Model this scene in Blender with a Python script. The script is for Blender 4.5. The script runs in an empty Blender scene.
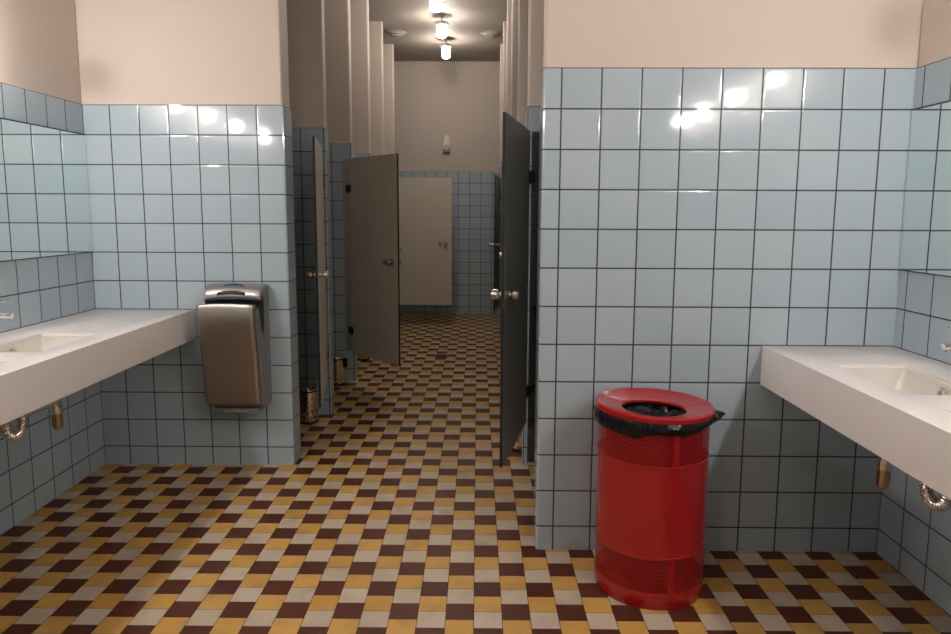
import bpy, bmesh, math, random
from mathutils import Vector, Matrix, noise

S = bpy.context.scene
C = bpy.context.collection
random.seed(4)

# ---------------------------------------------------------------- camera
CAM_Z = 1.362
cam_d = bpy.data.cameras.new('camera')
cam = bpy.data.objects.new('camera', cam_d); C.objects.link(cam)
cam_d.sensor_fit = 'HORIZONTAL'; cam_d.sensor_width = 36.0
cam_d.lens = 692.317 / 951 * 36.0
cam_d.shift_x = 0.00452; cam_d.shift_y = -0.01617
cam_d.clip_start = 0.02
right = Vector((0.99995283, 0.00892739, 0.00382554))
fwd = Vector((-0.00836794, 0.99183113, -0.12728308))
up = Vector((-0.0049306, 0.12724506, 0.99185905))
cam.matrix_world = Matrix(((right.x, up.x, -fwd.x, 0), (right.y, up.y, -fwd.y, 0),
                           (right.z, up.z, -fwd.z, CAM_Z), (0, 0, 0, 1)))
S.camera = cam

# ---------------------------------------------------------------- world, exposure
w = bpy.data.worlds.new('world'); S.world = w; w.use_nodes = True
w.node_tree.nodes['Background'].inputs[0].default_value = (0.8, 0.85, 0.9, 1)
w.node_tree.nodes['Background'].inputs[1].default_value = 0.02
S.view_settings.view_transform = 'Standard'
S.view_settings.look = 'None'
S.view_settings.gamma = 1.0
S.view_settings.use_curve_mapping = False
S.view_settings.exposure = 1.30
VANITY, CEILING, FRONT = 178.0, 41.0, 44.0     # lamp radiances
LAMP_COL = (1.0, 0.955, 0.91)

# ---------------------------------------------------------------- layout (metres)
TS = 0.15                 # wall tile
TOP = 1.901               # top of the tiling
CEIL = 3.31
XL, XR = -2.013, 1.627    # side walls of the wash room
YL, YR = 3.606, 2.676     # end walls left and right
LX, RX = -0.985, 0.250    # ends of the stall partitions
LE, RE = -0.988, 0.244    # inner ends of the two end walls
YF = 9.30                 # far wall
SP, TH = 0.95, 0.11       # stall spacing, partition thickness
PY = [YL + SP * k for k in range(1, 6)]
YB = -1.7                 # wall behind the photographer

# ---------------------------------------------------------------- node helpers
def new_mat(name):
    m = bpy.data.materials.new(name); m.use_nodes = True
    nt = m.node_tree
    return m, nt, nt.nodes['Principled BSDF']

def setp(b, **k):
    names = {'col': 'Base Color', 'rough': 'Roughness', 'metal': 'Metallic', 'spec': 'Specular IOR Level',
             'coat': 'Coat Weight', 'coatr': 'Coat Roughness', 'emit': 'Emission Strength', 'emitc': 'Emission Color'}
    for a, v in k.items():
        if isinstance(v, tuple) and len(v) == 3: v = (*v, 1)
        b.inputs[names[a]].default_value = v

class NG:
    def __init__(s, nt): s.nt = nt
    def node(s, t, **k):
        n = s.nt.nodes.new(t)
        for a, v in k.items(): setattr(n, a, v)
        return n
    def link(s, a, b): s.nt.links.new(a, b)
    def put(s, inp, v):
        if hasattr(v, 'is_output'): s.link(v, inp)
        elif isinstance(v, tuple) and len(v) == 3 and inp.type == 'RGBA': inp.default_value = (*v, 1)
        else: inp.default_value = v
    def m(s, op, a, b=None, c=None):
        n = s.node('ShaderNodeMath', operation=op)
        for i, v in enumerate((a, b, c)):
            if v is not None: s.put(n.inputs[i], v)
        return n.outputs[0]
    def smooth(s, x, lo, hi):
        n = s.node('ShaderNodeMapRange', interpolation_type='SMOOTHSTEP')
        s.put(n.inputs[0], x); n.inputs[1].default_value = lo; n.inputs[2].default_value = hi
        n.inputs[3].default_value = 0; n.inputs[4].default_value = 1
        return n.outputs[0]
    def mix(s, f, a, b):
        n = s.node('ShaderNodeMix', data_type='RGBA')
        s.put(n.inputs[0], f); s.put(n.inputs[6], a); s.put(n.inputs[7], b)
        return n.outputs[2]
    def comb(s, x, y, z=0.0):
        n = s.node('ShaderNodeCombineXYZ')
        for i, v in enumerate((x, y, z)): s.put(n.inputs[i], v)
        return n.outputs[0]
    def noise(s, vec, scale, detail=3.0, rough=0.5):
        n = s.node('ShaderNodeTexNoise')
        if vec is not None: s.link(vec, n.inputs['Vector'])
        n.inputs['Scale'].default_value = scale; n.inputs['Detail'].default_value = detail
        n.inputs['Roughness'].default_value = rough
        return n.outputs[0]
    def bump(s, h, strength, dist, nrm=None):
        n = s.node('ShaderNodeBump'); n.inputs['Strength'].default_value = strength
        n.inputs['Distance'].default_value = dist; s.link(h, n.inputs['Height'])
        if nrm is not None: s.link(nrm, n.inputs['Normal'])
        return n.outputs[0]
    def uv(s):
        n = s.node('ShaderNodeUVMap'); n.uv_map = 'UVMap'; return n.outputs[0]
    def obj(s): return s.node('ShaderNodeTexCoord').outputs['Object']
    def sep(s, v):
        n = s.node('ShaderNodeSeparateXYZ'); s.link(v, n.inputs[0]); return n.outputs
    def white(s, v, dim='3D'):
        n = s.node('ShaderNodeTexWhiteNoise', noise_dimensions=dim); s.link(v, n.inputs['Vector'])
        return n.outputs

def edge_dist(g, x, y, size):
    fx, fy = g.m('FRACT', x), g.m('FRACT', y)
    dx = g.m('MINIMUM', fx, g.m('SUBTRACT', 1.0, fx))
    dy = g.m('MINIMUM', fy, g.m('SUBTRACT', 1.0, fy))
    return g.m('MULTIPLY', g.m('MINIMUM', dx, dy), size)

def tile_mat():
    m, nt, b = new_mat('blue_glazed_tile'); g = NG(nt)
    uv = g.uv(); o = g.sep(uv)
    d = edge_dist(g, o[0], o[1], TS)
    cell = g.comb(g.m('FLOOR', o[0]), g.m('FLOOR', o[1]))
    wn = g.white(cell)
    grout = g.m('SUBTRACT', 1.0, g.smooth(d, 0.0023, 0.0033))
    base = g.mix(wn[0], (0.368, 0.450, 0.506), (0.410, 0.487, 0.540))
    cloud = g.noise(uv, 0.9, 3.0)
    base = g.mix(g.m('MULTIPLY', cloud, 0.35), base, (0.385, 0.450, 0.510))
    gcol = g.mix(g.noise(uv, 2.2, 4.0), (0.012, 0.014, 0.017), (0.045, 0.045, 0.045))
    g.put(b.inputs['Base Color'], g.mix(grout, base, gcol))
    r = g.m('ADD', g.m('MULTIPLY', grout, 0.6), g.m('ADD', 0.045, g.m('MULTIPLY', g.noise(uv, 3.0, 4.0), 0.05)))
    g.put(b.inputs['Roughness'], r)
    h = g.smooth(d, 0.001, 0.009)
    geo = g.node('ShaderNodeNewGeometry')
    v = g.node('ShaderNodeVectorMath', operation='SUBTRACT'); g.link(wn[1], v.inputs[0]); v.inputs[1].default_value = (.5, .5, .5)
    v2 = g.node('ShaderNodeVectorMath', operation='SCALE'); g.link(v.outputs[0], v2.inputs[0]); v2.inputs[3].default_value = 0.0035
    v3 = g.node('ShaderNodeVectorMath', operation='ADD'); g.link(v2.outputs[0], v3.inputs[0]); g.link(geo.outputs['Normal'], v3.inputs[1])
    v4 = g.node('ShaderNodeVectorMath', operation='NORMALIZE'); g.link(v3.outputs[0], v4.inputs[0])
    wav = g.bump(g.noise(uv, 1.3, 1.0), 0.03, 0.02, v4.outputs[0])
    g.link(g.bump(h, 0.45, 0.0015, wav), b.inputs['Normal'])
    b.inputs['Coat Weight'].default_value = 0.25; b.inputs['Coat Roughness'].default_value = 0.06
    return m

def floor_mat():
    m, nt, b = new_mat('three_colour_floor_tile'); g = NG(nt)
    o = g.sep(g.obj()); F = 0.0958
    cx = g.m('DIVIDE', g.m('SUBTRACT', o[0], -0.0056), F)
    col = g.m('FLOOR', cx)
    odd = g.m('MODULO', g.m('ADD', col, 1000.0), 2.0)
    t = g.m('ADD', g.m('DIVIDE', g.m('SUBTRACT', 2.7069 + F * 300, o[1]), F), g.m('MULTIPLY', odd, 1.5))
    row = g.m('FLOOR', t)
    k = g.m('MODULO', row, 3.0)
    d = edge_dist(g, cx, t, F)
    joint = g.m('SUBTRACT', 1.0, g.smooth(d, 0.0007, 0.0017))
    wn = g.white(g.comb(col, row))
    uv = g.obj()
    n1 = g.noise(uv, 9.0, 5.0); n2 = g.noise(uv, 70.0, 3.0)
    mar = g.mix(wn[0], (0.074, 0.0165, 0.0080), (0.098, 0.023, 0.0105))
    yel = g.mix(wn[0], (0.54, 0.300, 0.070), (0.62, 0.365, 0.100))
    bei = g.mix(wn[0], (0.50, 0.410, 0.310), (0.565, 0.470, 0.370))
    c = g.mix(g.m('GREATER_THAN', k, 0.5), mar, yel)
    c = g.mix(g.m('GREATER_THAN', k, 1.5), c, bei)
    c = g.mix(g.m('MULTIPLY', g.smooth(n1, 0.45, 0.8), 0.30), c, (0.12, 0.075, 0.045))
    c = g.mix(g.m('MULTIPLY', n2, 0.10), c, (0.10, 0.06, 0.04))
    g.put(b.inputs['Base Color'], g.mix(g.m('MULTIPLY', joint, 0.85), c, (0.035, 0.022, 0.015)))
    g.put(b.inputs['Roughness'], g.m('ADD', 0.36, g.m('ADD', g.m('MULTIPLY', n1, 0.2), g.m('MULTIPLY', joint, 0.3))))
    b.inputs['Specular IOR Level'].default_value = 0.25
    g.link(g.bump(g.smooth(d, 0.0003, 0.004), 0.5, 0.0008), b.inputs['Normal'])
    return m

def paint_mat(name, col, rough=0.65):
    m, nt, b = new_mat(name); g = NG(nt); o = g.obj()
    n = g.noise(o, 1.3, 4.0)
    dark = tuple(x * 0.93 for x in col)
    g.put(b.inputs['Base Color'], g.mix(n, dark, col))
    b.inputs['Roughness'].default_value = rough
    b.inputs['Specular IOR Level'].default_value = 0.3
    g.link(g.bump(g.noise(o, 90.0, 3.0), 0.10, 0.002), b.inputs['Normal'])
    return m

def plain(name, col, rough=0.4, metal=0.0, spec=0.5, coat=0.0, var=0.06, scale=6.0, bumpy=0.0, bscale=60.0):
    m, nt, b = new_mat(name); g = NG(nt); o = g.obj()
    n = g.noise(o, scale, 4.0)
    g.put(b.inputs['Base Color'], g.mix(n, tuple(x * (1 - var) for x in col), tuple(min(1, x * (1 + var)) for x in col)))
    g.put(b.inputs['Roughness'], g.m('ADD', rough - 0.03, g.m('MULTIPLY', n, 0.06)))
    setp(b, metal=metal, spec=spec, coat=coat)
    if bumpy: g.link(g.bump(g.noise(o, bscale, 3.0), bumpy, 0.002), b.inputs['Normal'])
    return m

def steel_mat(name, col, rough, axis):
    m, nt, b = new_mat(name); g = NG(nt); o = g.obj()
    mp = g.node('ShaderNodeMapping'); g.link(o, mp.inputs[0]); mp.inputs['Scale'].default_value = axis
    n = g.noise(mp.outputs[0], 6.0, 5.0, 0.7)
    g.put(b.inputs['Base Color'], g.mix(n, tuple(x * 0.88 for x in col), col))
    g.put(b.inputs['Roughness'], g.m('ADD', rough - 0.06, g.m('MULTIPLY', n, 0.14)))
    setp(b, metal=1.0)
    g.link(g.bump(n, 0.04, 0.001), b.inputs['Normal'])
    return m

def perforated_mat():
    m, nt, b = new_mat('red_perforated_sheet'); g = NG(nt)
    o = g.sep(g.uv()); P = 0.0085
    # hexagonal dot grid, uv in metres
    rowh = P * 0.866
    def grid(off):
        x = g.m('ADD', g.m('DIVIDE', o[0], P), off); y = g.m('ADD', g.m('DIVIDE', o[1], 2 * rowh), off)
        fx = g.m('MULTIPLY', g.m('SUBTRACT', g.m('FRACT', x), 0.5), P)
        fy = g.m('MULTIPLY', g.m('SUBTRACT', g.m('FRACT', y), 0.5), 2 * rowh)
        return g.m('SQRT', g.m('ADD', g.m('MULTIPLY', fx, fx), g.m('MULTIPLY', fy, fy)))
    d = g.m('MINIMUM', grid(0.0), grid(0.5))
    hole = g.m('SUBTRACT', 1.0, g.smooth(d, 0.0024, 0.0030))
    setp(b, col=(0.35, 0.004, 0.007), rough=0.3, coat=0.3)
    tr = g.node('ShaderNodeBsdfTransparent'); mx = g.node('ShaderNodeMixShader')
    out = nt.nodes['Material Output']
    g.link(hole, mx.inputs[0]); g.link(b.outputs[0], mx.inputs[1]); g.link(tr.outputs[0], mx.inputs[2])
    g.link(mx.outputs[0], out.inputs[0])
    return m

def glow_mat(name, strength, colour=LAMP_COL):
    m, nt, b = new_mat(name)
    setp(b, col=(0.9, 0.88, 0.85), rough=0.2, emitc=colour, emit=strength)
    return m

M = {}
M['tile'] = tile_mat()
M['floor'] = floor_mat()
M['paint'] = paint_mat('beige_wall_paint', (0.585, 0.503, 0.440))
M['ceil'] = paint_mat('ceiling_paint', (0.43, 0.375, 0.33))
M['stone'] = plain('white_solid_surface', (0.78, 0.735, 0.715), 0.20, spec=0.5, var=0.02, scale=20)
M['ceramic'] = plain('basin_ceramic', (0.70, 0.655, 0.60), 0.10, var=0.02, coat=0.4)
M['chrome'] = plain('chrome', (0.80, 0.79, 0.78), 0.10, metal=1.0, var=0.03)
M['reflection_brown'] = plain('reflection_brown', (0.46, 0.34, 0.22), 0.14, metal=1.0, var=0.15, scale=40)  # brown of the floor reflected in a chrome cup, put into the colour
M['knobsteel'] = plain('satin_knob_steel', (0.56, 0.50, 0.44), 0.30, metal=1.0)
M['binsteel'] = plain('polished_bin_steel', (0.78, 0.68, 0.56), 0.07, metal=1.0, var=0.03, bumpy=0.25, bscale=14)
M['steel'] = steel_mat('brushed_steel', (0.49, 0.445, 0.405), 0.34, (1, 1, 40))
M['lip'] = plain('satin_steel_lip', (0.62, 0.59, 0.56), 0.30, metal=0.8)
M['greyplastic'] = plain('grey_dryer_plastic', (0.18, 0.185, 0.19), 0.35)
M['black'] = plain('matt_black', (0.012, 0.012, 0.013), 0.5)
M['navy'] = plain('navy_strip', (0.02, 0.035, 0.10), 0.3)
M['plate'] = plain('dark_hinge_plate', (0.10, 0.095, 0.09), 0.28, metal=0.6)
M['greyplate'] = plain('grey_hinge_plate', (0.30, 0.28, 0.26), 0.40, metal=0.4)
M['hinge'] = plain('black_hinge', (0.02, 0.02, 0.02), 0.35, metal=0.5)
M['laminate'] = plain('beige_door_laminate', (0.60, 0.545, 0.455), 0.38, var=0.04, scale=3)
M['laminate_shaded'] = plain('shaded_door_laminate', (0.45, 0.45, 0.415), 0.30, var=0.04, scale=3)  # shade on the right-hand doors painted in as a grey laminate tone
M['red'] = plain('red_enamel', (0.35, 0.004, 0.007), 0.24, coat=0.5, var=0.05)
M['perf'] = perforated_mat()
M['bag'] = plain('black_bin_bag', (0.006, 0.006, 0.007), 0.20, spec=0.24, var=0.2, bumpy=0.4, bscale=30)
M['white'] = plain('white_plastic', (0.72, 0.70, 0.67), 0.3)
M['fixture'] = plain('grey_lamp_fitting', (0.42, 0.39, 0.35), 0.4, metal=0.4)
M['ventmetal'] = plain('cream_vent_enamel', (0.42, 0.37, 0.32), 0.4)
M['drain'] = plain('dull_drain_steel', (0.20, 0.19, 0.17), 0.4, metal=0.8)
M['glow_wall'] = glow_mat('lit_wall_globe', VANITY)
M['glow_corridor'] = glow_mat('lit_corridor_globe', CEILING, (1.0, 0.92, 0.83))
M['glow_front'] = glow_mat('lit_front_globe', FRONT)
mm, nt, b = new_mat('mirror_glass'); setp(b, col=(0.86, 0.92, 0.89), rough=0.005, metal=1.0); M['mirror'] = mm

# ---------------------------------------------------------------- mesh helpers
class MB:
    """collects faces with a material slot and optional uv"""
    def __init__(s): s.bm = bmesh.new(); s.uv = s.bm.loops.layers.uv.new('UVMap'); s.mats = []
    def slot(s, m):
        if m not in s.mats: s.mats.append(m)
        return s.mats.index(m)
    def face(s, pts, m, uvs=None, smooth=False):
        vs = [s.bm.verts.new(p) for p in pts]
        f = s.bm.faces.new(vs); f.material_index = s.slot(m); f.smooth = smooth
        if uvs:
            for l, u in zip(f.loops, uvs): l[s.uv].uv = u
        return f
    def box(s, a, b, m, bev=0.0):
        x0, y0, z0 = a; x1, y1, z1 = b
        v = [s.bm.verts.new(p) for p in ((x0,y0,z0),(x1,y0,z0),(x1,y1,z0),(x0,y1,z0),(x0,y0,z1),(x1,y0,z1),(x1,y1,z1),(x0,y1,z1))]
        fs = [s.bm.faces.new([v[i] for i in q]) for q in ((0,3,2,1),(4,5,6,7),(0,1,5,4),(1,2,6,5),(2,3,7,6),(3,0,4,7))]
        k = s.slot(m)
        for f in fs: f.material_index = k
        if bev:
            es = list({e for f in fs for e in f.edges})
            r = bmesh.ops.bevel(s.bm, geom=es, offset=bev, segments=2, profile=0.5, affect='EDGES')
            for f in r['faces']: f.material_index = k; f.smooth = True
        return fs
    def rings(s, rings, m, cap0=True, cap1=True, closed=True, smooth=True, uvs=None):
        k = s.slot(m)
        R = [[s.bm.verts.new(p) for p in r] for r in rings]
        n = len(R[0])
        for a in range(len(R) - 1):
            for i in range(n if closed else n - 1):
                j = (i + 1) % n
                f = s.bm.faces.new((R[a][i], R[a][j], R[a+1][j], R[a+1][i])); f.material_index = k; f.smooth = smooth
                if uvs:
                    q = (uvs(a, i), uvs(a, i + 1), uvs(a + 1, i + 1), uvs(a + 1, i))
                    for l, u in zip(f.loops, q): l[s.uv].uv = u
        if cap0: f = s.bm.faces.new(list(reversed(R[0]))); f.material_index = k
        if cap1: f = s.bm.faces.new(R[-1]); f.material_index = k
    def lathe(s, prof, m, c=(0, 0, 0), n=32, axis='z', cap0=True, cap1=True, smooth=True):
        """prof: list of (radius, height)"""
        rr = []
        for r, h in prof:
            ring = []
            for i in range(n):
                a = 2 * math.pi * i / n; p = (r * math.cos(a), r * math.sin(a), h)
                if axis == 'x': p = (p[2], p[0], p[1])
                elif axis == 'y': p = (p[1], p[2], p[0])
                ring.append((p[0] + c[0], p[1] + c[1], p[2] + c[2]))
            rr.append(ring)
        s.rings(rr, m, cap0, cap1, True, smooth)
    def tube(s, pts, r, m, n=12, rad=None):
        pts = [Vector(p) for p in pts]; rr = []
        t0 = (pts[1] - pts[0]).normalized()
        u = t0.orthogonal().normalized()
        for i, p in enumerate(pts):
            t = (pts[min(i + 1, len(pts) - 1)] - pts[max(i - 1, 0)]).normalized()
            u = (u - t * u.dot(t)).normalized(); v = t.cross(u)
            q = rad(i) if rad else r
            rr.append([p + (u * math.cos(a) + v * math.sin(a)) * q for a in [2 * math.pi * k / n for k in range(n)]])
        s.rings(rr, m)
    def build(s, name, parent=None, sharp=40):
        bmesh.ops.recalc_face_normals(s.bm, faces=s.bm.faces[:])
        me = bpy.data.meshes.new(name); s.bm.to_mesh(me); s.bm.free()
        for m in s.mats: me.materials.append(m)
        o = bpy.data.objects.new(name, me); C.objects.link(o)
        if parent: o.parent = parent
        if sharp:
            try: me.set_sharp_from_angle(angle=math.radians(sharp))
            except Exception: pass
        return o

def tag(o, label, cat, group=None):
    o['label'] = label; o['category'] = cat
    if group: o['group'] = group
    return o
def thing(name, label, cat, loc=(0, 0, 0), rz=0.0, group=None):
    o = bpy.data.objects.new(name, None); C.objects.link(o)
    o.empty_display_size = 0.1; o.location = loc; o.rotation_euler = (0, 0, rz)
    return tag(o, label, cat, group)
def struct(o): o['kind'] = 'structure'; return o
def dup(root, loc, label, group=None, rz=None):
    r = root.copy(); C.objects.link(r); r.location = loc; r['label'] = label
    if rz is not None: r.rotation_euler = (0, 0, rz)
    if group: r['group'] = group
    for ch in list(root.children):
        c = ch.copy(); C.objects.link(c); c.parent = r
        for gch in ch.children:
            d = gch.copy(); C.objects.link(d); d.parent = c
    return r

# ================================================================ STRUCTURE
b = MB(); b.face([(-2.9, YB - .1, 0), (2.2, YB - .1, 0), (2.2, YF + .1, 0), (-2.9, YF + .1, 0)], M['floor'])
b.face([(-2.9, YB - .1, -.1), (2.2, YB - .1, -.1), (2.2, YF + .1, -.1), (-2.9, YF + .1, -.1)], M['floor'])
struct(b.build('floor'))
b = MB(); b.box((-2.9, YB - .1, CEIL), (2.2, YF + .1, CEIL + .12), M['ceil']); struct(b.build('ceiling'))

RD = 0.012                              # rounded tile edge
def vrow(z): return (z - TOP) / TS

def tiled_slab(name, outline, ufun, z_bands=None, paint=True, shrink=0.008, outline_paint=None):
    """Wall standing on a plan outline (counter-clockwise list of (x, y)); tiled up to TOP, painted above.
    ufun(i, x, y) -> tile coordinate along edge i."""
    b = MB(); n = len(outline)
    for i in range(n):
        x0, y0 = outline[i]; x1, y1 = outline[(i + 1) % n]
        for (za, zb, du) in (z_bands or [(0.0, TOP, 0.0)]):
            u0, u1 = ufun(i, x0, y0) + du, ufun(i, x1, y1) + du
            b.face([(x0, y0, za), (x1, y1, za), (x1, y1, zb), (x0, y0, zb)], M['tile'],
                   [(u0, vrow(za)), (u1, vrow(za)), (u1, vrow(zb)), (u0, vrow(zb))])
    po = outline_paint or outline
    # ledge between tile and paint
    for i in range(n):
        j = (i + 1) % n
        b.face([(*outline[i], TOP), (*outline[j], TOP), (*po[j], TOP + .004), (*po[i], TOP + .004)], M['paint'])
        b.face([(*po[i], TOP + .004), (*po[j], TOP + .004), (*po[j], CEIL), (*po[i], CEIL)], M['paint'])
    b.bm.verts.ensure_lookup_table()
    bmesh.ops.remove_doubles(b.bm, verts=b.bm.verts[:], dist=1e-5)
    return struct(b.build(name, sharp=0))

def rounded_end(x_end, y0, y1, sgn, r=RD, k=4):
    """points around a free wall end at x_end pointing sgn in x, from y0 (front) to y1 (back)"""
    pts = []
    for i in range(k + 1):
        a = math.pi / 2 * i / k
        pts.append((x_end - sgn * r * (1 - math.sin(a)), y0 + r * (1 - math.cos(a))))
    for i in range(k + 1):
        a = math.pi / 2 * i / k
        pts.append((x_end - sgn * r * (1 - math.cos(a)), y1 - r * (1 - math.sin(a))))
    return pts

def arc_u(pts, first, step=1.0):
    """tile coordinate growing with the length walked along the points"""
    us = [first]
    for a, c in zip(pts, pts[1:]): us.append(us[-1] + step * math.dist(a, c) / TS)
    return us

def free_wall(name, x_root, x_end, y0, y1, uline, paint_in=0.007):
    """wall sticking out along x and ending at x_end; uline = an x on which a joint lies"""
    sgn = 1 if x_end > x_root else -1
    def outl(inset):
        e = rounded_end(x_end - sgn * inset, y0 + inset, y1 - inset, sgn)
        return [(x_root, y0 + inset)] + e + [(x_root, y1 - inset)]
    o, p = outl(0.0), outl(paint_in)
    us = arc_u(o, 0.0)
    # shift so that a joint passes through uline on the front face
    sh = abs(uline - x_root) / TS
    ud = {}
    for q, u in zip(o, us): ud[(round(q[0], 5), round(q[1], 5))] = u - sh
    last = us[-1] - sh + abs(y1 - y0) / TS
    def uf(i, x, y):
        if i == len(o) - 1 and (round(x, 5), round(y, 5)) == (round(o[0][0], 5), round(o[0][1], 5)): return last
        return ud[(round(x, 5), round(y, 5))]
    return tiled_slab(name, o, uf, outline_paint=p)

free_wall('wall_left_end', XL - .45, LE, YL, YL + .16, XL + .9 * TS)
free_wall('wall_right_end', XR + .35, RE, YR, YR + TH, XR + .004 - .787 * TS)
for k, y in enumerate(PY):
    free_wall('wall_left_partition_%d' % (k + 1), XL - .45, LX, y, y + TH, LX - .16)
    free_wall('wall_right_partition_%d' % (k + 1), XR + .35, RX, y, y + TH, RX + .155)
# right-hand stalls: the first partition stands level with the left end wall
free_wall('wall_right_partition_0', XR + .35, RX, YL + .02, YL + .02 + TH, RX + .155)

def side_wall(name, x, sgn, y0, y1, joint, joint_low):
    """long wall facing sgn in x, room side at x"""
    b = MB(); t = 0.10; xb = x - sgn * t; xp = x - sgn * 0.007
    for (za, zb, j) in ((0, TOP - 7 * TS, joint_low), (TOP - 7 * TS, TOP, joint)):
        u = lambda y: (j - y) / TS
        b.face([(x, y0, za), (x, y1, za), (x, y1, zb), (x, y0, zb)], M['tile'],
               [(u(y0), vrow(za)), (u(y1), vrow(za)), (u(y1), vrow(zb)), (u(y0), vrow(zb))])
    b.face([(x, y0, TOP), (x, y1, TOP), (xp, y1, TOP + .004), (xp, y0, TOP + .004)], M['paint'])
    b.face([(xp, y0, TOP + .004), (xp, y1, TOP + .004), (xp, y1, CEIL), (xp, y0, CEIL)], M['paint'])
    b.face([(xb, y0, 0), (xb, y1, 0), (xb, y1, CEIL), (xb, y0, CEIL)], M['paint'])
    for yy in (y0, y1):
        b.face([(xp, yy, 0), (xb, yy, 0), (xb, yy, CEIL), (xp, yy, CEIL)], M['paint'])
    return struct(b.build(name, sharp=0))
side_wall('wall_left', XL, 1, YB, YL, YL - 1.04 * TS, YL - 1.04 * TS)
side_wall('wall_right', XR, -1, YB, YR, YR - .36 * TS, YR - 1.01 * TS)
side_wall('wall_left_stalls', XL - .45, 1, YL, YF, YF, YF)
side_wall('wall_right_stalls', XR + .35, -1, YR, YF, YF, YF)

def cross_wall(name, y, sgn, x0, x1, joint):
    b = MB(); yp = y - sgn * .007; yb = y - sgn * .1
    u = lambda x: (x - joint) / TS
    b.face([(x0, y, 0), (x1, y, 0), (x1, y, TOP), (x0, y, TOP)], M['tile'],
           [(u(x0), vrow(0)), (u(x1), vrow(0)), (u(x1), vrow(TOP)), (u(x0), vrow(TOP))])
    b.face([(x0, y, TOP), (x1, y, TOP), (x1, yp, TOP + .004), (x0, yp, TOP + .004)], M['paint'])
    b.face([(x0, yp, TOP + .004), (x1, yp, TOP + .004), (x1, yp, CEIL), (x0, yp, CEIL)], M['paint'])
    b.face([(x0, yb, 0), (x1, yb, 0), (x1, yb, CEIL), (x0, yb, CEIL)], M['paint'])
    return struct(b.build(name, sharp=0))
cross_wall('wall_far', YF, -1, XL - .55, XR + .45, 0.045)
cross_wall('wall_near', YB, 1, XL - .1, XR + .1, 0.0)

# ================================================================ COUNTERS AND BASINS
CT, CB = 0.851, 0.696
def counter(label, xw, xf, ya, yb, cuts):
    """slab from the wall xw to the front xf, y from ya to yb, with cut-outs (x0, x1, y0, y1)"""
    b = MB(); m = M['stone']
    xs = sorted({xw, xf, cuts[0][0], cuts[0][1]}); ys = sorted({ya, yb, *[c[2] for c in cuts], *[c[3] for c in cuts]})
    def hole(x, y): return any(c[0] < x < c[1] and c[2] < y < c[3] for c in cuts)
    for i in range(len(xs) - 1):
        for j in range(len(ys) - 1):
            if hole((xs[i] + xs[i+1]) / 2, (ys[j] + ys[j+1]) / 2): continue
            for z in (CT, CB):
                b.face([(xs[i], ys[j], z), (xs[i+1], ys[j], z), (xs[i+1], ys[j+1], z), (xs[i], ys[j+1], z)], m)
    def wallq(p, q): b.face([(*p, CB), (*q, CB), (*q, CT), (*p, CT)], m)
    def strip(x0, y0, x1, y1):
        if x0 == x1:
            yy = [y for y in ys if min(y0, y1) <= y <= max(y0, y1)]
            for a, c in zip(yy, yy[1:]): wallq((x0, a), (x0, c))
        else:
            xx = [x for x in xs if min(x0, x1) <= x <= max(x0, x1)]
            for a, c in zip(xx, xx[1:]): wallq((a, y0), (c, y0))
    a, z = min(xw, xf), max(xw, xf)
    for r in [(a, z, ya, yb)] + list(cuts):
        strip(r[0], r[2], r[1], r[2]); strip(r[0], r[3], r[1], r[3]); strip(r[0], r[2], r[0], r[3]); strip(r[1], r[2], r[1], r[3])
    bmesh.ops.remove_doubles(b.bm, verts=b.bm.verts[:], dist=1e-5)
    bmesh.ops.recalc_face_normals(b.bm, faces=b.bm.faces[:])
    es = [e for e in b.bm.edges if len(e.link_faces) == 2 and e.calc_face_angle(0) > 1.0 and
          min(v.co.z for v in e.verts) > CT - 1e-4]
    bmesh.ops.bevel(b.bm, geom=es, offset=0.0025, segments=2, profile=.5, affect='EDGES')
    o = b.build('washbasin_counter', sharp=30)
    return tag(o, label, 'counter')

BW, BL, BS = 0.239, 0.395, 0.545
L_CUTS = [(-1.837, -1.598, 2.47 - BS * k, 2.865 - BS * k) for k in range(3)]
R_CUTS = [(1.233, 1.472, 1.94 - BS * k, 2.335 - BS * k) for k in range(3)]
counter('long white solid counter along the left tiled wall beside the steel hand dryer', XL, -1.490, 0.55, YL, L_CUTS)
counter('long white solid counter along the right tiled wall beyond the red bin', XR, 1.118, 0.15, YR, R_CUTS)

def rrect(cx, cy, hx, hy, r, z, n=5):
    pts = []
    for (sx, sy, a0) in ((1, 1, 0), (-1, 1, 90), (-1, -1, 180), (1, -1, 270)):
        for i in range(n + 1):
            a = math.radians(a0 + 90 * i / n)
            pts.append((cx + sx * (hx - r) + r * math.cos(a), cy + sy * (hy - r) + r * math.sin(a), z))
    return pts

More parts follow.
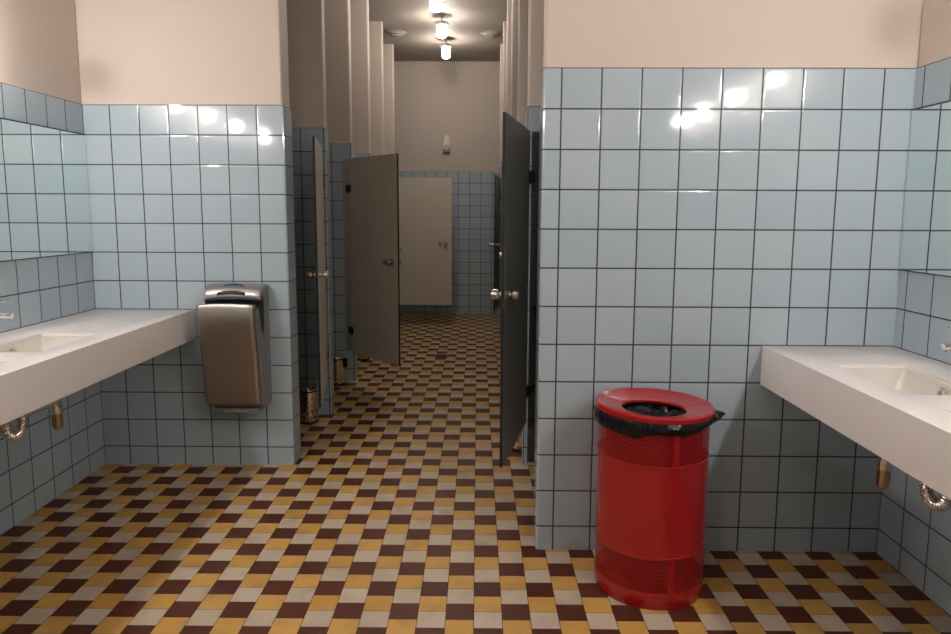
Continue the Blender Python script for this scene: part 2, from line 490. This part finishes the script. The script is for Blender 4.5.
def basin(label, wall_sgn, group=None):
    """local origin: centre of the rim plane at counter underside height; wall_sgn: +1 wall towards +x"""
    t = thing('washbasin', label, 'washbasin')
    hx, hy = BW / 2 - .001, BL / 2 - .001
    prof = [(0.0, .010, .010), (-.012, .012, .012), (-.06, .022, .03), (-.095, .040, .05), (-.112, .065, .05), (-.118, .090, .028)]
    b = MB()
    inner = [rrect(0, 0, hx - i, hy - i, r, CT - .012 + z) for z, i, r in prof]
    outer = [rrect(0, 0, hx - i + .010 - min(.008, -z), hy - i + .010 - min(.008, -z), r + .004, CT - .012 + z - .008) for z, i, r in prof]
    # one shell: outside bottom -> outside top -> inside top -> inside bottom
    b.rings(list(reversed(outer)) + [rrect(0, 0, hx - .001, hy - .001, .012, CT - .012)] + inner, M['ceramic'])
    b.build('bowl', t, sharp=50)
    b = MB(); z0 = CT - .1298
    b.lathe([(.020, z0), (.020, z0 + .003), (.015, z0 + .004), (.013, z0 + .001)], M['chrome'], n=20)
    b.build('drain', t)
    b = MB(); xo = wall_sgn * (hx - .017)
    b.lathe([(.020, 0), (.020, -wall_sgn * .006), (.014, -wall_sgn * .008), (.0135, -wall_sgn * .001)], M['chrome'], c=(xo, -.02, CT - .042), n=18, axis='x')
    b.build('overflow_ring', t)
    return t

def mixer_tap(label, s):
    """local +x * s points from the wall towards the user"""
    t = thing('mixer_tap', label, 'tap')
    b = MB(); b.lathe([(.027, 0), (.027, .006), (.022, .010), (.021, .125), (.019, .132)], M['chrome'], n=24); b.build('tap_body', t)
    b = MB(); b.tube([(0, 0, .105), (s * .05, 0, .112), (s * .115, 0, .113), (s * .150, 0, .110), (s * .156, 0, .108)], .0115, M['chrome'], n=14)
    b.lathe([(.009, .093), (.009, .102)], M['chrome'], c=(s * .143, 0, 0), n=14)
    b.build('spout', t)
    b = MB(); b.lathe([(.021, .132), (.021, .146), (.016, .152)], M['chrome'], n=20)
    b.tube([(0, 0, .146), (s * .06, 0, .156), (s * .11, 0, .166), (s * .145, 0, .170)], .006, M['chrome'], n=10, rad=lambda i: (.008, .0065, .005, .004)[i])
    b.build('lever', t)
    return t

def waste_pipe(label, s):
    """chrome siphon under a basin; local origin under the basin centre on the floor"""
    t = thing('waste_pipe', label, 'pipe')
    pts = []
    zc, r, dy = .572, .048, -.028
    pts.append((0, .0, .700)); pts.append((0, .0, .67)); pts.append((0, dy + .005, .63))
    for i in range(13):
        a = math.pi * i / 12
        pts.append((0, -r + dy + .005 + r * math.cos(a), zc - r * .95 * math.sin(a)))
    pts += [(0, -.091 + dy, .61), (s * .02, -.10 + dy, .635), (s * .06, -.10 + dy, .645), (s * .155, -.10 + dy, .647)]
    # dense, ribbed flexible tube
    P = []
    for a, c in zip(pts, pts[1:]):
        k = max(2, int((Vector(c) - Vector(a)).length / .0022))
        for i in range(k): P.append(Vector(a).lerp(Vector(c), i / k))
    P.append(Vector(pts[-1]))
    b = MB(); b.tube(P, .017, M['chrome'], n=14, rad=lambda i: .0175 + .0018 * math.sin(i * 1.5)); b.build('flexible_siphon', t)
    b = MB(); b.tube([(0, -.01, .588), (0, .17, .588)], .013, M['chrome']); b.lathe([(.018, 0), (.018, .022)], M['chrome'], c=(0, .130, .588), n=14, axis='y'); b.build('cross_pipe', t)
    b = MB(); b.lathe([(.008, .622), (.013, .616), (.0165, .602), (.024, .543), (.0215, .535)], M['chrome'], c=(0, .185, 0), n=20)
    b.build('bottle_cap', t)
    b = MB(); b.lathe([(.021, .535), (.021, .495), (.019, .478), (.010, .470)], M['reflection_brown'], c=(0, .185, 0), n=20)
    o = b.build('tinted_cup', t); o['label'] = 'cup tinted brown for the reflected floor'
    b = MB(); b.tube([(0, .185, .585), (s * .06, .185, .59), (s * .155, .185, .59)], .008, M['chrome']); b.build('wall_pipe', t)
    return t

lx, rx = (-1.837 - 1.598) / 2, (1.233 + 1.472) / 2
ly, ry = (2.47 + 2.865) / 2, (1.94 + 2.335) / 2
bl = basin('white rectangular basin in the left counter, the one nearest the hand dryer', -1); bl.location = (lx, ly, 0)
br = basin('white rectangular basin in the right counter, the one nearest the end wall', 1); br.location = (rx, ry, 0)
dup(bl, (lx, ly - BS, 0), 'second white basin of the left counter, cut by the left picture edge')
dup(br, (rx, ry - BS, 0), 'second white basin of the right counter, cut by the right picture edge')
dup(bl, (lx, ly - 2 * BS, 0), 'third white basin along the left counter, beyond the picture edge')
dup(br, (rx, ry - 2 * BS, 0), 'third white basin along the right counter, beyond the picture edge')
mixer_tap('chrome mixer tap with thin lever on the left counter', 1).location = (-1.948, ly - .045, CT)
mixer_tap('chrome mixer tap on the right counter, only its spout tip in view', -1).location = (1.588, ry - .035, CT)
waste_pipe('chrome siphon with brown-tinted cup hanging under the left basin', -1).location = (-1.705, 2.532, .012)
waste_pipe('ribbed chrome siphon with brown-tinted cup hanging under the right basin', 1).location = (1.335, 2.005, 0)

# ================================================================ MIRRORS
def mirror(label, x, s, y0, y1):
    t = thing('wall_mirror', label, 'mirror', (x, (y0 + y1) / 2, 1.151))
    hy = (y1 - y0) / 2
    b = MB(); b.box((0, -hy, .002), (s * .005, hy, .598), M['mirror']); b.build('glass', t, sharp=0)
    b = MB()
    for z in (0.0, .598): b.box((0, -hy, z - .002), (s * .006, hy, z + .002), M['black'])
    b.build('edge_strip', t, sharp=0)
mirror('long wall mirror above the left counter, greenish glass reflecting blue tiles', XL, 1, .55, YL - .004)
mirror('long wall mirror above the right counter, reflecting blue tiles', XR, -1, .15, YR - .004)

# ================================================================ LAMPS
def wall_lamp(label, s):
    t = thing('wall_lamp', label, 'lamp')
    b = MB(); b.lathe([(.045, 0), (.045, s * .012), (.03, s * .018)], M['fixture'], n=20, axis='x')
    b.tube([(s * .012, 0, 0), (s * .05, 0, 0)], .012, M['fixture']); b.build('wall_bracket', t)
    b = MB()
    prof = [(max(.002, .030 * math.sin(math.pi * i / 8)), -.030 * math.cos(math.pi * i / 8)) for i in range(9)]
    b.lathe(prof, M['glow_wall'], c=(s * .085, 0, 0), n=14); b.build('globe', t)
    return t
LAMP_Z = 2.038
names = ['above the basin nearest the hand dryer', 'above the second left basin', 'above the third left basin', 'near the end of the left mirror']
wl = None
for y, nm in zip((2.68, 2.15, 1.55, .80), names):
    lab = 'lit round wall lamp on the left wall, ' + nm
    if wl is None: wl = wall_lamp(lab, 1); wl.location = (XL - .007, y, LAMP_Z)
    else: dup(wl, (XL - .007, y, LAMP_Z), lab)
names = ['above the second right basin', 'above the third right basin', 'past the third right basin', 'near the end of the right mirror']
wl = None
for y, nm in zip((1.604, 1.04, .445, -.045), names):
    lab = 'lit round wall lamp on the right wall, ' + nm
    if wl is None: wl = wall_lamp(lab, -1); wl.location = (XR + .007, y, LAMP_Z + .02)
    else: dup(wl, (XR + .007, y, LAMP_Z + .02), lab)

def ceiling_lamp(label, glow):
    t = thing('ceiling_lamp', label, 'lamp')
    b = MB(); b.lathe([(.030, 0), (.030, -.012), (.010, -.020), (.008, -.062)], M['fixture'], n=16); b.build('stem', t)
    b = MB(); b.lathe([(.012, -.058), (.066, -.066), (.070, -.080), (.058, -.098), (.052, -.102)], M['fixture'], n=28); b.build('lamp_base', t)
    b = MB(); b.lathe([(.040, -.1025), (.047, -.112), (.047, -.185), (.042, -.203), (.028, -.214), (.008, -.219)], glow, n=20); b.build('glass_globe', t)
    return t
lp = ceiling_lamp('lit corridor ceiling lamp farthest back, nearest the beige end wall', M['glow_corridor']); lp.location = (-.365, 8.12, CEIL)
dup(lp, (-.365, 7.20, CEIL), 'lit corridor ceiling lamp in the middle of the three in view')
dup(lp, (-.372, 6.28, CEIL), 'lit corridor ceiling lamp nearest the viewer, cut by the top picture edge')
dup(lp, (-.372, 5.33, CEIL), 'corridor ceiling lamp above the second left stall, above the picture edge')
fl = ceiling_lamp('ceiling lamp over the washroom floor in front of the corridor, above the picture edge', M['glow_front']); fl.location = (.15, 1.5, CEIL)
dup(fl, (-.35, 0.2, CEIL), 'ceiling lamp over the washroom floor behind the viewer')

b = MB(); b.tube([(-.335, 6.25, CEIL - .004), (-.33, 6.55, CEIL - .006), (-.325, 6.75, CEIL - .006), (-.335, 6.86, CEIL - .006)], .0035, M['fixture'], n=6)
tag(b.build('ceiling_cable'), 'thin grey cable on the corridor ceiling beside the nearest lamp', 'cable')

def ceiling_vent(label):
    t = thing('ceiling_vent', label, 'vent')
    b = MB(); b.lathe([(.125, 0), (.125, -.006), (.118, -.012), (.100, -.010), (.096, 0)], M['ventmetal'], n=40); b.build('vent_ring', t)
    for r, d in ((.082, .028), (.050, .040)):
        b = MB(); b.lathe([(r + .014, -.008), (r + .010, -d + .006), (r, -d), (r - .018, -d), (r - .010, -d + .010), (r - .004, -.008)], M['ventmetal'], n=36); b.build('vent_cone', t)
    b = MB(); b.lathe([(.022, -.002), (.024, -.046), (.016, -.050)], M['ventmetal'], n=20); b.build('vent_core', t)
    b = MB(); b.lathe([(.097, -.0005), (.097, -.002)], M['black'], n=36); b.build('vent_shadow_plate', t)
    return t
v = ceiling_vent('round ceiling air vent left of the corridor lamps'); v.location = (-.905, 7.87, CEIL)
dup(v, (.150, 7.90, CEIL), 'round ceiling air vent right of the corridor lamps')

# ================================================================ FAR WALL FITTINGS
t = thing('soap_dispenser', 'small white pump dispenser high on the beige far wall of the corridor', 'dispenser', (-.412, YF + .007, 2.145))
b = MB()
rr = []
for z, hw, d in ((.045, .042, .052), (.06, .047, .060), (.14, .046, .058), (.20, .034, .046), (.225, .022, .03)):
    rr.append([(-hw, 0, z), (-hw, -d * .75, z), (-hw * .7, -d, z), (hw * .7, -d, z), (hw, -d * .75, z), (hw, 0, z)])
b.rings(rr, M['white']); b.build('dispenser_body', t, sharp=60)
b = MB(); b.box((-.045, -.050, .0), (.045, 0, .045), M['greyplastic'], .005); o = b.build('lower_housing', t); o['label'] = 'dark grey lower housing'
b = MB(); b.lathe([(.011, 0), (.011, -.004)], M['greyplastic'], c=(0, -.057, .085), n=14, axis='y'); b.build('sensor_window', t)

b = MB()
b.box((-.066, -.066, 0.0005), (.066, .066, .004), M['drain'])
for i in range(6): b.box((-.05, -.05 + i * .018, .004), (.05, -.042 + i * .018, .0055), M['black'])
o = b.build('floor_drain'); o.location = (-.335, 6.50, 0)
tag(o, 'small square metal drain grate in the corridor floor', 'drain')

# ================================================================ STALL DOORS
DZ0, DZ1, DW, DT = 0.25, 1.775, 0.69, 0.013
def stall_door(label, side, hy, angle, lam, plate_z0=0.25, plate_mat='greyplate', width=DW):
    """side -1 left row, +1 right row; hinged on the near face (y = hy) of a partition; angle = opening in degrees"""
    a = math.radians(angle)
    hx = (LX - .022) if side < 0 else (RX + .012)
    hyy = hy - .020
    # local +x runs from the hinge to the free edge; local +y is the inside of the stall
    d = Vector((-side * math.sin(a), -math.cos(a), 0))
    rz = math.atan2(d.y, d.x)
    ins = Vector((-side * -1 * 0, 0, 0))
    n = Vector((-d.y, d.x, 0))                       # local +y in world
    inside = Vector((side, 0, 0)); s = 1 if n.dot(Vector((side * math.cos(a), -math.sin(a), 0))) > 0 else -1
    t = thing('stall_door', label, 'door', (hx, hyy, 0), rz)
    inv = (Matrix.Translation((hx, hyy, 0)) @ Matrix.Rotation(rz, 4, 'Z')).inverted()
    b = MB(); fs = b.box((.010, -DT / 2, DZ0), (width, DT / 2, DZ1), lam)
    k = b.slot(M['black'])
    for i in (0, 1, 3, 5): fs[i].material_index = k  # dark core on the four edges
    b.build('door_panel', t, sharp=0)
    # plate screwed to the partition face
    x0, x1 = (hx + side * .014, hx + side * .052) if side > 0 else (hx - .052, hx - .004)
    b = MB(); b.box((min(x0, x1), hy - .005, plate_z0), (max(x0, x1), hy - .0005, DZ1), M[plate_mat])
    xm = (x0 + x1) / 2
    for z in (1.60, 1.48, .46, .34): b.lathe([(.005, 0), (.005, -.002)], M['black'], c=(xm, hy - .005, z), n=10, axis='y')
    o = b.build('hinge_plate', t, sharp=30)
    o.data.transform(inv)
    for z in (1.545, .42):
        b = MB(); b.lathe([(.010, -.034), (.010, .034)], M['hinge'], c=(0, 0, z), n=14)
        b.box((0, -DT / 2 - .003, z - .030), (.040, DT / 2 + .003, z + .030), M['hinge'], .002)
        o = b.build('hinge', t)
        b2 = MB(); b2.box((min(hx, xm), hy - .012, z - .028), (max(hx, xm), hy - .0045, z + .028), M['hinge'])
        q = b2.build('hinge_leaf', t, sharp=0); q.data.transform(inv)
    for q in (s, -s):
        b = MB(); c = (width - .070, 0, 1.008); y0 = q * DT / 2
        b.lathe([(.023, y0), (.023, y0 + q * .005), (.011, y0 + q * .007), (.010, y0 + q * .020), (.018, y0 + q * .023),
                 (.0225, y0 + q * .027), (.0225, y0 + q * .052), (.020, y0 + q * .055)], M['knobsteel'], c=c, n=24, axis='y')
        b.build('knob', t)
    b = MB(); c = (width - .140, 0, 1.008); y0 = s * DT / 2
    b.lathe([(.017, y0), (.017, y0 + s * .006), (.008, y0 + s * .008), (.008, y0 + s * .022), (.013, y0 + s * .024), (.012, y0 + s * .036)], M['knobsteel'], c=c, n=18, axis='y')
    b.build('turn_latch', t)
    return t

stall_door('beige stall door almost closed, nearest on the left, seen nearly edge on', -1, PY[0], 9.2, M['laminate'])
stall_door('beige stall door standing half open into the corridor, second on the left', -1, PY[1], 40.0, M['laminate'])
stall_door('stall door ajar on the left, hidden behind the half open second door', -1, PY[3], 19.0, M['laminate'])
stall_door('pale beige stall door turned flat to the viewer at the corridor end', -1, PY[4], 90, M['laminate'], width=.70)
stall_door('stall door shaded dark grey swung open at the right, nearest, beside the end wall', 1, YL + .02, 12.8, M['laminate_shaded'], .02, 'plate')
stall_door('stall door shaded grey second on the right, its knob just past the nearest door', 1, PY[0], 4.0, M['laminate_shaded'], .02, 'plate')
stall_door('stall door shaded grey third on the right, only its knob showing past nearer doors', 1, PY[1], 2.8, M['laminate_shaded'], .02, 'plate')
stall_door('stall door shaded grey fourth on the right, only its knob showing past nearer doors', 1, PY[2], 1.6, M['laminate_shaded'], .02, 'plate')
stall_door('dark stall door ajar at the far right end of the corridor', 1, PY[4], 6.0, M['laminate_shaded'], .25, 'plate')

# ================================================================ PEDAL BINS
def pedal_bin(label):
    t = thing('pedal_bin', label, 'bin')
    b = MB(); b.lathe([(.062, .012), (.062, .205), (.060, .207)], M['binsteel'], n=32); b.build('bin_body', t)
    b = MB(); b.lathe([(.064, .0), (.066, .004), (.065, .014), (.0625, .016)], M['black'], n=32); b.build('base_ring', t)
    b = MB(); b.lathe([(.0635, .206), (.0635, .214), (.062, .215)], M['black'], n=32); b.build('rim_band', t)
    b = MB(); b.lathe([(.063, .215), (.063, .226), (.055, .236), (.030, .242), (.004, .243)], M['binsteel'], n=32); b.build('bin_lid', t)
    b = MB(); b.box((-.02, -.095, .010), (.02, -.05, .018), M['black'], .003); b.build('pedal', t)
    b = MB(); b.box((-.085, -.02, .14), (-.061, .02, .216), M['black'], .006); b.build('lid_hinge', t)
    return t
pb = pedal_bin('small shiny steel pedal bin in the first left stall, by the nearly closed door'); pb.location = (-1.100, 4.40, 0)
pb.rotation_euler = (0, 0, math.radians(20))
dup(pb, (-1.112, 5.385, 0), 'small shiny steel pedal bin between the first and second left doors', rz=math.radians(180))
dup(pb, (-1.065, 6.34, 0), 'small shiny steel pedal bin low behind the half open left door', rz=math.radians(20))
dup(pb, (.258, 3.90, 0), 'small shiny steel pedal bin glimpsed under the dark door on the right', rz=math.radians(200))

# ================================================================ HAND DRYER
DX, HW = -1.247, 0.151
t = thing('hand_dryer', 'brushed steel hands-in air dryer on the tiled wall left of the corridor', 'hand dryer', (DX, YL, 0))
def profile_body(prof, hw, m, arch=0.0, nx=12, inset=0.0, rnd=.0, dark=None):
    """prof: closed polygon of (depth from wall, z); swept over x, gently arched at the top, with eased sides"""
    b = MB(); k = b.slot(m); secs = []
    xs = [-hw + 2 * hw * i / nx for i in range(nx + 1)]
    if rnd: xs = [-hw, -hw + rnd * .3, -hw + rnd] + [x for x in xs if abs(x) < hw - rnd * 1.2] + [hw - rnd, hw - rnd * .3, hw]
    prof = [(y * 1.12, .671 + (z - .671) * 1.074) for y, z in prof]
    for x in xs:
        e = max(0.0, (abs(x) - (hw - rnd)) / rnd) if rnd else 0.0
        dn = inset * (1 - math.sqrt(max(0.0, 1 - e * e)))
        ring = []
        for y, z in prof:
            az = z + (arch * (1 - (x / hw) ** 2) * min(1, max(0, (z - .86) / .06)) if z > .86 else 0)
            yy = y if y < .002 else max(.001, y - dn)
            ring.append((x, -yy, az))
        secs.append([b.bm.verts.new(p) for p in ring])
    n = len(prof)
    for a in range(len(secs) - 1):
        for i in range(n):
            j = (i + 1) % n
            f = b.bm.faces.new((secs[a][i], secs[a][j], secs[a+1][j], secs[a+1][i])); f.material_index = (b.slot(M['black']) if dark and dark[0] <= i < dark[1] else k); f.smooth = True
    for q in (secs[0], secs[-1]):
        f = b.bm.faces.new(q); f.material_index = k
    return b
body = [(0, .375), (0, .945), (.012, .962), (.04, .968), (.075, .960), (.100, .940), (.106, .918), (.098, .90), (.098, .80), (.104, .757),
        (.114, .738), (.126, .735), (.138, .745), (.150, .78), (.170, .86), (.178, .872), (.186, .868), (.180, .80), (.160, .70), (.148, .60), (.140, .50), (.136, .405), (.120, .385), (.09, .375)]
o = profile_body(body, HW, M['greyplastic'], .010, 12, .02, .02, dark=(6, 16)).build('housing', t, sharp=35)
cov = [(.1865, .868), (.188, .881), (.197, .889), (.209, .887), (.214, .875), (.207, .80), (.187, .70), (.172, .60), (.163, .50), (.158, .42), (.154, .406), (.139, .402), (.1405, .50), (.1485, .60), (.1605, .70), (.1805, .80)]
o = profile_body(cov, HW - .008, M['steel'], .008, 12, .014, .016).build('front_cover', t, sharp=50); o['label'] = 'brushed steel front cover'
lip = [(.094, .905), (.094, .943), (.102, .945), (.114, .934), (.120, .915), (.116, .903)]
lp_ = profile_body(lip, HW - .006, M['lip'], .010, 12, .012, .014).build('top_lip', t, sharp=50); lp_['label'] = 'light steel lip over the hand slot'
slit = [(.108, .924), (.112, .939), (.1165, .936), (.1205, .924), (.119, .921)]
profile_body(slit, .072, M['black'], .008, 8).build('air_slit', lp_, sharp=0)
arc = [(.060, .958), (.074, .966), (.084, .9605), (.078, .955)]
profile_body(arc, .058, M['navy'], .010, 8).build('indicator_strip', t, sharp=0)
inner = [(.0985, .895), (.0985, .902), (.113, .903), (.113, .893)]
profile_body(inner, HW - .012, M['navy'], .010, 8).build('slot_shade', t, sharp=0)  # navy strip standing in for the dark blue shadow at the slot opening
b = MB(); b.box((-.118, -.128, .318), (.118, -.02, .352), M['greyplastic'], .006); b.build('drip_tray', t)
b = MB(); b.box((-.060, -.134, .326), (.060, -.127, .342), M['steel'], .002); b.build('tray_handle', t)

# ================================================================ RED WASTE BIN
BX, BY, BR = .641, 2.438, .196
t = thing('litter_bin', 'tall red metal litter bin with round holed lid against the right tiled wall', 'bin', (BX, BY, 0))
n = 96
def cyl(z0, z1, r, m, uvm=False, a0=0.0, a1=2 * math.pi, r2=None):
    b = MB(); k = b.slot(m)
    N = max(4, int(n * (a1 - a0) / (2 * math.pi)))
    full = a1 - a0 > 6.28
    for i in range(N):
        p, q = a0 + (a1 - a0) * i / N, a0 + (a1 - a0) * (i + 1) / N
        b.face([(r * math.cos(p), r * math.sin(p), z0), (r * math.cos(q), r * math.sin(q), z0), (r * math.cos(q), r * math.sin(q), z1), (r * math.cos(p), r * math.sin(p), z1)],
               m, [(p * r, z0), (q * r, z0), (q * r, z1), (p * r, z1)], True)
    bmesh.ops.remove_doubles(b.bm, verts=b.bm.verts[:], dist=1e-5)
    return b
def solid(prof, m, name, sharp=40):
    b = MB(); b.lathe(prof, m, n=n, cap0=False, cap1=False); return b.build(name, t, sharp=sharp)
# sheet metal drum with thickness, closed loops
solid([(BR - .004, .185), (BR, .185), (BR, .512), (BR - .004, .512), (BR - .004, .185)], M['red'], 'drum')
solid([(0.001, .006), (BR - .004, .006), (BR - .002, 0.0), (BR, 0.004), (BR, .058), (BR - .001, .060), (BR - .004, .060), (BR - .004, .010), (0.001, .010)], M['red'], 'base')
cyl(.060, .185, BR - .0015, M['perf']).build('lower_perforated_band', t, sharp=0)
cyl(.512, .645, BR - .0015, M['perf']).build('upper_perforated_band', t, sharp=0)
for z in (.187, .511):
    solid([(BR - .002, z - .004), (BR + .0015, z - .003), (BR + .0025, z), (BR + .0015, z + .003), (BR - .002, z + .004), (BR - .002, z - .004)], M['red'], 'bead')
sa = math.radians(-81)
for z0, z1 in ((.058, .187), (.511, .645)):
    b = MB(); d = .055
    rr = [[((BR + q) * math.cos(sa + e), (BR + q) * math.sin(sa + e), z) for (q, e) in ((-.003, -d), (.0005, -d), (.0006, 0), (.0005, d), (-.003, d))] for z in (z0, z1)]
    b.rings(rr, M['red']); b.build('seam_strip', t, sharp=40)
# lid
lid = MB()
lid.lathe([(.113, .655), (.112, .662), (.116, .667), (.125, .668), (.190, .683), (.203, .687), (.2095, .682), (.2095, .668), (.2065, .664), (.2045, .668), (.203, .676), (.19, .675), (.182, .671), (.182, .646), (.178, .646), (.178, .669), (.125, .659), (.117, .655), (.113, .655)],
          M['red'], n=n, cap0=False, cap1=False)
lo = lid.build('lid', t, sharp=35); lo.rotation_euler = (0, math.radians(1.3), 0); lo.location = (-.015, 0, .001)

# black liner: hangs inside, folds over the rim and flares out under the lid
def nz(a, z, f): return noise.noise(Vector((math.cos(a) * f, math.sin(a) * f, z * f * 3 + 3.1)))
def crease(a, z, f): return 1 - 2 * abs(nz(a, z, f))
b = MB(); rings = []
N = 240
prof = [('in', .150, .05), ('in', .180, .20), ('in', .182, .45), ('in', .180, .60), ('top', .186, .650), ('top', .1965, .6515), ('out', .203, .660),
        ('out', .207, .659), ('out', .211, .652), ('out', .213, .640), ('out', .212, .628), ('hem', .208, .618), ('hem', .201, .610)]
for kind, r, z in prof:
    ring = []
    for i in range(N):
        a = 2 * math.pi * i / N
        rr_, zz = r, z
        if kind in ('out', 'hem'):
            droop = .018 * nz(a, 0, 1.6) + .010 * nz(a, 1, 4.0) + .030 * max(0, math.cos(a - math.radians(192))) - .016
            f = max(0.0, (0.660 - z) / .050)
            zz = min(.660, z - droop * f)
            pu = .010 * nz(a + z * 14, z, 1.5) + .006 * crease(a + z * 22, z * .3, 4.0) + .003 * crease(a - z * 14, z, 9.0)
            rr_ = r - .003 + max(-.004, pu) * min(1, .3 + f * 1.5)
            zz += .003 * nz(a, z, 5.0) * f
            # the loose corner of the bag sticking out on the right
            e = math.exp(-((a - 2 * math.pi if a > 4 else a) + .22) ** 2 / .020)
            rr_ += e * .040 * f; zz += e * .022 * f
            rr_ = max(rr_, BR + .002)
            # keep the wall side clear
            rr_ = min(rr_, .230 if math.sin(a) > .6 else 1)
        elif kind == 'in':
            rr_ = r - .012 + .008 * nz(a, z, 6.0)
        ring.append((rr_ * math.cos(a), rr_ * math.sin(a), zz))
    rings.append(ring)
b.rings(rings, M['bag'], cap0=True, cap1=False)
# crumpled plastic seen through the hole of the lid
G = 26; vs = {}
for i in range(G + 1):
    for j in range(G + 1):
        x, y = (i / G * 2 - 1) * .117, (j / G * 2 - 1) * .117
        q = Vector((x * 17, y * 17, 2.0))
        z = .653 + .016 * abs(noise.noise(q)) * 2 - .03 + .020 * noise.noise(q * 2.1) - .010 * (1 - (x * x + y * y) / .017)
        vs[i, j] = b.bm.verts.new((x, y, min(z, .659 if x * x + y * y < .0115 else .648)))
k = b.slot(M['bag'])
for i in range(G):
    for j in range(G):
        f = b.bm.faces.new((vs[i, j], vs[i+1, j], vs[i+1, j+1], vs[i, j+1])); f.material_index = k
o = b.build('bin_bag', None, sharp=35); o.location = (BX, BY, .0115)
tag(o, 'crumpled black plastic bag lining the red bin, its hem hanging out under the lid', 'bin bag')
